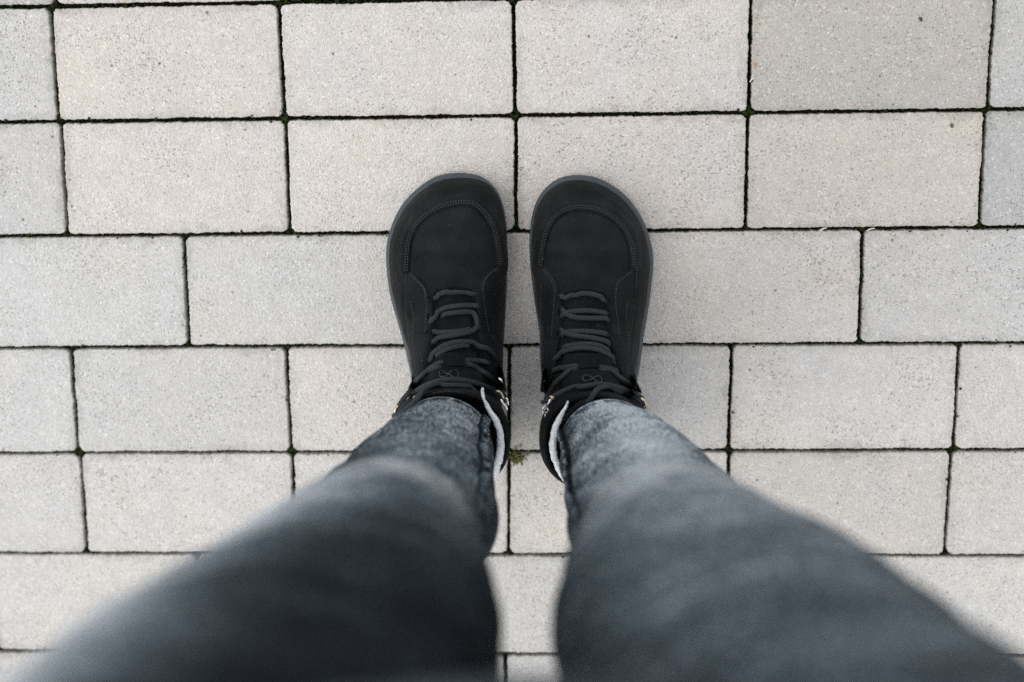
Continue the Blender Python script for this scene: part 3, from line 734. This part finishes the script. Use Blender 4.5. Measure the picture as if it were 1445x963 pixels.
RIGHTB = dict(seed=9., ctr=(.003, -.305), toe_c=(.0045, -.226), heel_c=(.006, -.40),
    toe_inner=[(815, 249), (799, 250.5), (785, 255), (765, 272), (752, 298), (747, 335), (748, 375), (752, 410), (756, 440)],
    heel=[(-.0375, -.315), (-.0360, -.35), (-.0300, -.385), (-.0235, -.41), (-.0115, -.430), (.008, -.4385), (.0265, -.430), (.0385, -.405), (.045, -.38)],
    outer=[(903, 520), (908, 480), (915, 440), (920, 400), (922.5, 365), (915, 330), (902, 302), (880, 275), (850, 256), (832, 250.5)],
    inset=lambda O: .0054 - .0014 * (1 - sstep(-.045, .0, O[:, 0])),
    shaft=[(.006, -.398, .0345, .0405), (.006, -.397, .0380, .0425), (.0085, -.386, .0440, .0450), (.0110, -.380, .0440, .0455)],
    seam=[(766.5, 376), (769, 358), (772.5, 340), (777, 324), (785, 311), (796, 302), (810, 297.5), (826, 297), (843, 300), (858, 307), (871, 318), (881, 332), (887, 348), (889, 362), (889, 380)],
    v_out=[(889, 381), (876, 390), (867.5, 400), (864, 420)], v_in=[(766.5, 378), (777, 389), (785.5, 401), (788, 417)], v_y=382,
    throat=[(792, 419), (800, 413), (830, 409), (852, 414), (859, 424), (861, 450), (863, 480), (870, 508), (868, 528), (783, 528), (786, 505), (791, 480), (791, 450)],
    mid=((820, 249), (830, 560)),
    creases=[[(893, 381), (893, 420), (889, 460), (886, 500), (884, 530)]],
    tongue_head=([(800, 500), (797, 520), (796, 535), (798, 549)], [(858, 500), (866, 520), (870, 532), (873, 545)]),
    flaps=[([(771, 475), (768, 505), (764, 535), (762, 552)], [(789, 478), (785, 505), (781, 530), (776, 556)]),
           ([(861, 476), (868, 505), (877, 530), (889, 550)], [(881, 474), (887, 505), (897, 535), (906, 555)])],
    loop=([(819, 507), (820, 515), (821, 523)], [(840, 506), (841.5, 514), (842, 522)]),
    laces=[([(787, 416), (792, 418.5), (799, 419), (811, 415.5), (830, 414.8), (847, 418.6), (856.6, 425), (860, 430)],),
           ([(789, 432), (793, 437), (801.7, 444), (813.6, 449), (830, 450.6), (849.4, 450), (859, 451.4), (865, 455)], .0032),
           ([(787, 449), (793, 445.4), (806.4, 440.8), (825.6, 439.4), (842, 440.6), (856, 443), (862, 447)], .0024),
           ([(788, 463), (793, 467), (801.7, 471.7), (818.4, 476.4), (837.5, 479.2), (851.8, 482.8), (860, 486.5), (865, 490)], .0034),
           ([(788, 477), (792.5, 473.5), (801.7, 469.3), (825.6, 469), (844.7, 470.5), (856.6, 473), (862, 476)], .0024),
           ([(779, 513), (783, 507.5), (792, 500.3), (808.8, 495), (825.6, 493.6), (842, 496), (856.6, 503), (866, 511), (869, 517)], .0038),
           ([(790, 494), (796, 491.5), (811, 488.6), (830, 487.4), (844.7, 489.8), (856.6, 497), (862, 503)], .0028),
           ([(780, 524), (784.5, 522.5), (801.7, 520), (822, 518.5)], .0040, 3, .0022),
           ([(822, 520), (813, 524.5), (801.7, 532), (788, 543.5), (779.5, 557), (777, 562)], .0044, 1),
           ([(840, 520), (852, 521), (864, 523), (872, 527)], .0030, 3, .0021),
           ([(838, 523), (846, 524.2), (859, 528.3), (878, 540), (894.8, 552), (907, 561.5)], .0044, 1),
           ([(774, 573.5), (789.7, 565), (808.8, 555.8), (828, 549), (845, 546), (863.8, 547.8), (882.9, 553.5), (897, 560), (909, 569)], .0056, 0),
           ([(803, 590), (809, 581), (818, 572), (829, 563), (842, 556), (856, 552.5), (872, 552)], .0042, 0)],
    eyelets=[(789, 440, .0028), (788, 471, .0028), (787, 417, .0024), (861, 450, .0028), (862, 480, .0028), (783, 509, .0026), (867, 510, .0028), (861, 425, .0024)],
    stitches=[([(766.5, 376), (769, 358), (772.5, 340), (777, 324), (785, 311), (796, 302), (810, 297.5), (826, 297), (843, 300), (858, 307), (871, 318), (881, 332), (887, 348), (889, 362), (889, 378)], 3.2),
              ([(766.5, 376), (769, 358), (772.5, 340), (777, 324), (785, 311), (796, 302), (810, 297.5), (826, 297), (843, 300), (858, 307), (871, 318), (881, 332), (887, 348), (889, 362), (889, 378)], 6.6),
              ([(765.5, 380), (774, 391), (781, 403), (782.5, 420), (780, 450), (777, 480), (772, 510), (768, 540)], 0),
              ([(768.5, 378), (777, 390), (784, 402), (785.5, 418)], 0),
              ([(891.5, 383), (879, 392.5), (871, 402), (868.5, 425), (872, 455), (876, 490), (884, 530)], 0), ([(899, 372), (897.5, 400), (894, 440), (889, 480), (886, 520)], 0), ([(886, 425), (884, 445), (886, 470), (888, 500)], 0),
              ([(763.5, 400), (763, 440), (762, 480), (762, 520)], 0), ([(823, 505.5), (838, 505)], 0), ([(768, 549), (776, 546), (782, 545)], 0)],
    emblem=(835, 538.5, .10),
    lining=[(802, 566, .127), (798, 575, .126), (793, 584, .125), (787, 596, .124), (782.5, 611, .122), (780, 628, .119), (782, 645, .117), (789, 662, .115), (798, 677, .114)],
    lining_back=[(-.006, -.418, .113), (.012, -.421, .112), (.032, -.415, .113), (.046, -.40, .115), (.051, -.38, .117)], lining_r=[.0006, .0018, .0030, .0027, .0022, .002],
    hooks=[dict(m='b', r=.0014, p=[(776, 560, .118), (779, 561, .120), (782, 562.5, .119)]), dict(m='s', r=.0011, p=[(777, 564, .120), (774.5, 568, .120), (772.5, 571, .117)]), dict(m='s', r=.0007, p=[(771, 573, .115), (766.5, 576, .117), (766, 581, .117), (770, 583.5, .115), (774, 580, .115), (772, 576, .115)]),
           dict(m='s', r=.0010, p=[(770, 582, .115), (769.5, 588, .112)]), dict(m='b', r=.0012, p=[(905, 562, .116), (908.5, 566, .118), (911, 571, .117), (912.5, 576, .113)])])
boot_l, _ = build_boot(LEFT, 'black nubuck lace-up boot on the left in the photo, copper hook at its outer edge')
boot_r, _ = build_boot(RIGHTB, 'black nubuck lace-up boot on the right in the photo, brass hook on its inner side')

# ------------------------------------------------------------------ person: jeans, body, jacket
person = thing('person', 'person in faded grey denim jeans standing on the paving, seen from above', 'person', (-.05, -.36, 0))
PB = np.array(person.location)
zc = [.115, .2, .3, .4, .47, .55, .65, .75, .85]
yFr = [-.338, -.332, -.327, -.300, -.277, -.264, -.250, -.236, -.22]
ryc = [.043, .047, .055, .056, .061, .067, .076, .083, .088]
legs = {'L': ([-.1129, -.1185, -.1262, -.123, -.1182, -.1173, -.1295, -.1398, -.1439], [.0397, .0502, .0657, .0571, .0621, .0747, .0925, .0985, .0911]),
        'R': ([.0219, .0399, .0559, .0564, .0576, .0724, .0911, .1114, .1291], [.0392, .051, .0634, .0562, .0627, .0849, .0963, .0916, .0945])}
NA = 144
def leg_rings(side):
    cx_, rx_ = legs[side]; Z = np.concatenate([[.120], np.arange(.122, .86, .0032)])
    CX, RX, RY = hermite(zc, cx_, Z), hermite(zc, rx_, Z), hermite(zc, ryc, Z); CY = hermite(zc, np.array(yFr) - np.array(ryc), Z)
    A = np.linspace(0, 2 * math.pi, NA, endpoint=False)           # 0 = +x, pi/2 = front
    X = CX[:, None] + RX[:, None] * np.cos(A); Y = CY[:, None] + RY[:, None] * np.sin(A); Zg = np.repeat(Z[:, None], NA, 1)
    # sagging folds: stacked at the ankle, drawn towards the knee hollow, drag lines on the thigh
    sg = 1 if side == 'L' else -1
    dsp = np.zeros_like(X)
    for i, z in enumerate(Z):
        for j, a in enumerate(A):
            ca, sa = math.cos(a) * sg, math.sin(a)               # ca>0: inner side
            p = Vector((math.cos(a) * .06, math.sin(a) * .06, z))
            n1 = noise.noise(p * 22 + Vector((side == 'L', 0, 0)) * 9); n2 = noise.noise(Vector((p.x * 22, p.y * 22, p.z * 55)) + Vector((5, 0, side == 'R')))
            d = .0016 * n1 + .0016 * n2
            f1 = math.sin(2 * math.pi * (z + .030 * ca - .012 * sa) / .062 + 2.2 * n1)
            d += .0027 * f1 * float(sstep(.13, .17, z)) * (1 - float(sstep(.28, .36, z)))
            f2 = math.sin(2 * math.pi * (z - .055 * ca + .01 * sa) / .085 + 1.5 * n1 + .7)
            d += .0026 * f2 * math.exp(-((z - .36) / .06) ** 2)
            f3 = math.sin(2 * math.pi * (z + .09 * ca) / .16 + 2 * n1)
            d += .0013 * f3 * float(sstep(.50, .58, z))
            dsp[i, j] = d
    dsp *= sstep(.118, .14, Zg)
    X += dsp * np.cos(A); Y += dsp * np.sin(A)
    sag = .28 * (Y - CY[:, None]) * (1 - sstep(.12, .22, Zg)); Zs = Zg + sag
    # wear, plus light and shade painted on the left thigh: pale down the front of the shin, over the knee and along the thigh
    front = np.clip(np.sin(A - (.10 if side == 'R' else -.30)), 0, 1)[None, :] + 0 * X
    if side == 'L':
        f = .15 - .13 * sstep(.50, .66, Zg) + .62 * np.interp(Zg, [.12, .16, .24, .34, .44, .52, .65, .85], [.86, .92, .74, .64, 1.32, .62, .06, .0]) * front ** 1.6 + 1.7 * np.clip(-np.cos(A) * .75 + .40 * np.sin(A), 0, 1)[None, :] ** 2 * sstep(.42, .60, Zg)  # painted light: thigh paled on its outer left side, darkened elsewhere as shade
    else:
        f = .26 + .66 * np.interp(Zg, [.12, .16, .24, .34, .44, .52, .65, .85], [.90, .94, .92, .82, 1.22, .70, .42, .25]) * front ** 1.3
    hemn = np.array([noise.noise((math.cos(a) * 7, math.sin(a) * 7, 2.0 if side == 'L' else 7.0)) for a in A])[None, :]
    f -= .75 * np.exp(-((Zg - .127) / .006) ** 2) * np.clip(.35 + 1.3 * hemn, 0, 1)       # indigo left along the hem fold
    f += .30 * np.exp(-((Zg - .1205) / .0025) ** 2)
    U = (A[None, :] * .06 + 0 * X); UVc = np.stack([U + (3 if side == 'R' else 0), Zg], -1)
    return X, Y, Zs, f, UVc
JV = []; JF = []; JA = []; JU = []
def add_leg(side):
    X, Y, Z, f, uv = leg_rings(side); k = len(JV); nr = X.shape[0]
    # turned-in hem
    cx, cy = X[0].mean(), Y[0].mean()
    inner = [(cx + (X[0] - cx) * q, cy + (Y[0] - cy) * q, Z[0] + dz) for q, dz in ((.93, .020), (.94, .0), (.965, -.0012))]
    rows = inner + [(X[i], Y[i], Z[i]) for i in range(nr)]
    for i, (x, y, z) in enumerate(rows):
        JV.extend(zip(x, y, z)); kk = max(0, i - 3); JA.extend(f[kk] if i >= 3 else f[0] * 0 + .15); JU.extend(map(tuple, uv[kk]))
    for i in range(len(rows) - 1):
        for j in range(NA):
            j2 = (j + 1) % NA; JF.append((k + i*NA+j, k + i*NA+j2, k + (i+1)*NA+j2, k + (i+1)*NA+j))
add_leg('L'); add_leg('R')
# hips, up to the waistband
k = len(JV); hipz = [.80, .84, .90, .96, 1.02, 1.06, 1.06]; hr = [(.17, .085), (.205, .105), (.205, .118), (.195, .115), (.18, .105), (.175, .10), (.10, .05)]
for z, (rx, ry_) in zip(hipz, hr):
    for j in range(NA):
        a = 2 * math.pi * j / NA; JV.append((-.008 + rx * math.cos(a), -.325 - .02 * (z - .8) + ry_ * math.sin(a), z)); JA.append(.35); JU.append((a * .18, z))
for i in range(len(hipz) - 1):
    for j in range(NA):
        j2 = (j + 1) % NA; JF.append((k + i*NA+j, k + i*NA+j2, k + (i+1)*NA+j2, k + (i+1)*NA+j))
M_SOCK = mat_simple('dark_sock_knit', (.014, .015, .017), .95, .1, 600)
for sx in ('L', 'R'):
    cx_, rx_ = legs[sx]; zz = np.linspace(.045, .17, 10)
    pth = [(float(hermite(zc, cx_, [max(z, .115)])[0]), -.384 + .004 * (z - .115), z) for z in zz]
    v, f, u = tube(pth, [.036] * 6 + [.0355] * 4, 40, 1.0, np.tile(np.array([0, 1., 0]), (10, 1))); link('sock', mesh('sock', np.array(v) - PB, f), M_SOCK, person)
jm = mesh('jeans', np.array(JV) - PB, JF, True, JU); attr(jm, 'fade_and_light', JA)
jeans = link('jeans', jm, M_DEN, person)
jb = BVHTree.FromPolygons([Vector(v) for v in JV], JF)
def jhit(x, y, lift=0.):
    d = Vector(ray(x, y)).normalized(); loc, nr, _, _ = jb.ray_cast(Vector(CAM), d)
    if loc is None: return None
    if nr.dot(d) > 0: nr = -nr
    return np.array(loc + nr * lift), np.array(nr)
def seam_strip(name, path, wid, lift, n, pucker, tone_, lift_end=None):
    c_ = catmull(path, n); hs_ = [jhit(*q) for q in c_]; hs_ = [h for h in hs_ if h is not None]
    P = np.array([h[0] for h in hs_]); Nn = np.array([h[1] for h in hs_])
    for _ in range(6): P[1:-1] = (P[:-2] + 2*P[1:-1] + P[2:]) / 4; Nn[1:-1] = (Nn[:-2] + Nn[1:-1] + Nn[2:]) / 3
    Nn /= np.linalg.norm(Nn, axis=1)[:, None]; T = np.gradient(P, axis=0); T /= np.linalg.norm(T, axis=1)[:, None]
    B_ = np.cross(T, Nn); B_ /= np.linalg.norm(B_, axis=1)[:, None]; L = np.concatenate([[0], np.cumsum(np.linalg.norm(np.diff(P, axis=0), axis=1))])
    prof = [(-1, -.4), (-.85, .75), (-.35, 1), (.2, .9), (.6, .7), (.9, .45), (1, -.4)]; V = []; F = []; A_ = []; U = []
    for i in range(len(P)):
        fd = 1 - float(sstep(.72, 1, L[i] / L[-1])); pk = fd * math.sin(L[i] / .0085 * 6.2832 + .6 * math.sin(L[i] * 120))
        for x, y in prof:
            sk = pk if x < .3 else math.sin(L[i] / .0085 * 6.2832 + 2.1)
            if abs(x) > .95: sk = -1
            V.append(P[i] + B_[i] * x * wid + Nn[i] * (y * lift * (.15 + .85 * fd) * (1 + pucker * sk * fd))); A_.append(tone_ + .55 * max(0, y - .3) * sk * fd if abs(x) < .8 else .02 + .2 * (1 - fd)); U.append((x * wid, L[i]))
    m = len(prof)
    for i in range(len(P) - 1):
        for j in range(m - 1): F.append((i*m+j, i*m+j+1, (i+1)*m+j+1, (i+1)*m+j))
    me = mesh(name, np.array(V) - PB, F, True, U); attr(me, 'fade_and_light', A_); link(name, me, M_DEN, person)
seam_strip('inseam', [(684, 592), (680.5, 606), (679.5, 629), (681.7, 661), (680, 691), (677, 710), (674, 728)], .0052, .0032, 260, .5, .36)
seam_strip('inseam', [(790, 607), (796, 623), (802, 648), (803.5, 680), (809, 712), (816, 738)], .0050, .0032, 260, .5, .42)
# bar tacks and hem stitches near the seams
V = []; F = []
def thread(a, b, r_=.0006):
    global V, F
    c_ = np.linspace(a, b, 8); hs_ = [jhit(*q, .0012) for q in c_]
    if any(h is None for h in hs_): return
    v, f, _ = tube([h[0] for h in hs_], r_, 6, 1, np.array([h[1] for h in hs_])); n = len(V); V += [np.array(p) - PB for p in v]; F += [tuple(i + n for i in t) for t in f]
M_THR = mat_simple('grey_thread', (.33, .35, .37), .8, .2, 900)
for a, b in (((682, 605), (688, 615)), ((688, 615), (694, 606)), ((694, 606), (691, 599)), ((684, 602), (688, 609)), ((787, 622), (796, 627)), ((787, 625), (797, 634)), ((788, 612), (791, 606)), ((797, 634), (801, 645))): thread(a, b)
link('hem_stitching', mesh('hem_stitching', V, F), M_THR, person, 'stuff')

def skin_mesh(name, pts, edges, rad, mat, root):
    me = bpy.data.meshes.new(name); me.from_pydata([tuple(np.array(p) - PB) for p in pts], edges, []); o = link(name, me, mat, person)
    md = o.modifiers.new('skin', 'SKIN'); md.use_smooth_shade = True
    for i, r_ in enumerate(rad):
        v = me.skin_vertices[0].data[i]; v.radius = (r_, r_) if not isinstance(r_, tuple) else r_; v.use_root = (i == root)
    s_ = o.modifiers.new('sub', 'SUBSURF'); s_.levels = 1; s_.render_levels = 1; return o
pts = []; ed = []; rad = []
def J_(p, r_, par=None):
    pts.append(p); rad.append(r_)
    if par is not None: ed.append((par, len(pts) - 1))
    return len(pts) - 1
pel = J_((-.008, -.345, .92), .10); wa = J_((-.008, -.355, 1.08), .095, pel); ch = J_((-.008, -.36, 1.28), .11, wa); nb = J_((-.008, -.355, 1.46), .07, ch)
nk = J_((-.008, -.335, 1.53), .052, nb); jaw = J_((-.008, -.285, 1.60), .065, nk); hd = J_((-.008, -.27, 1.68), .085, jaw); J_((-.008, -.275, 1.76), .06, hd); J_((-.008, -.195, 1.625), .018, jaw)
for sx, side in ((-1, 'L'), (1, 'R')):
    cx_, rx_ = legs[side]; f_ = lambda z: (float(hermite(zc, cx_, [z])[0]), float(hermite(zc, np.array(yFr) - np.array(ryc), [z])[0]), z)
    h_ = J_(f_(.82), .07, pel); t_ = J_(f_(.65), .062, h_); kn = J_(f_(.46), .044, t_); cf = J_(f_(.30), .044, kn); an = J_(f_(.13), .022, cf)
    ax = legs[side][0][0]; he = J_((ax + .004 * -sx, -.385, .05), .024, an); ft = J_((ax + .002, -.30, .035), .022, he); J_((ax + .004, -.225, .028), .018, ft)
    sh = J_((-.008 + sx * .19, -.36, 1.44), .055, nb); el = J_((sx * .27, -.27, 1.20), .042, sh); wr = J_((sx * .115, -.075, 1.275), .026, el); pm = J_((sx * .095, -.035, 1.30), .030, wr)
    for q in range(4): b_ = J_((sx * (.075 + .0 * q), -.005 + .006 * q, 1.345 - .021 * q), .009, pm); J_((sx * .045, .012 + .004 * q, 1.350 - .021 * q), .008, b_)
    tb = J_((sx * .07, -.055, 1.33), .010, pm); J_((sx * .045, -.05, 1.335), .009, tb)
skin_mesh('body', pts, ed, rad, M_SKIN, 0)
pts, ed, rad = [], [], []
a0 = J_((-.008, -.345, .98), .135); a1 = J_((-.008, -.355, 1.12), .125, a0); a2 = J_((-.008, -.36, 1.30), .14, a1); a3 = J_((-.008, -.355, 1.45), .10, a2)
for sx in (-1, 1):
    sh = J_((-.008 + sx * .185, -.36, 1.43), .075, a3); el = J_((sx * .27, -.27, 1.20), .058, sh); J_((sx * .135, -.10, 1.267), .042, el)
skin_mesh('jacket', pts, ed, rad, M_JACK, 0)
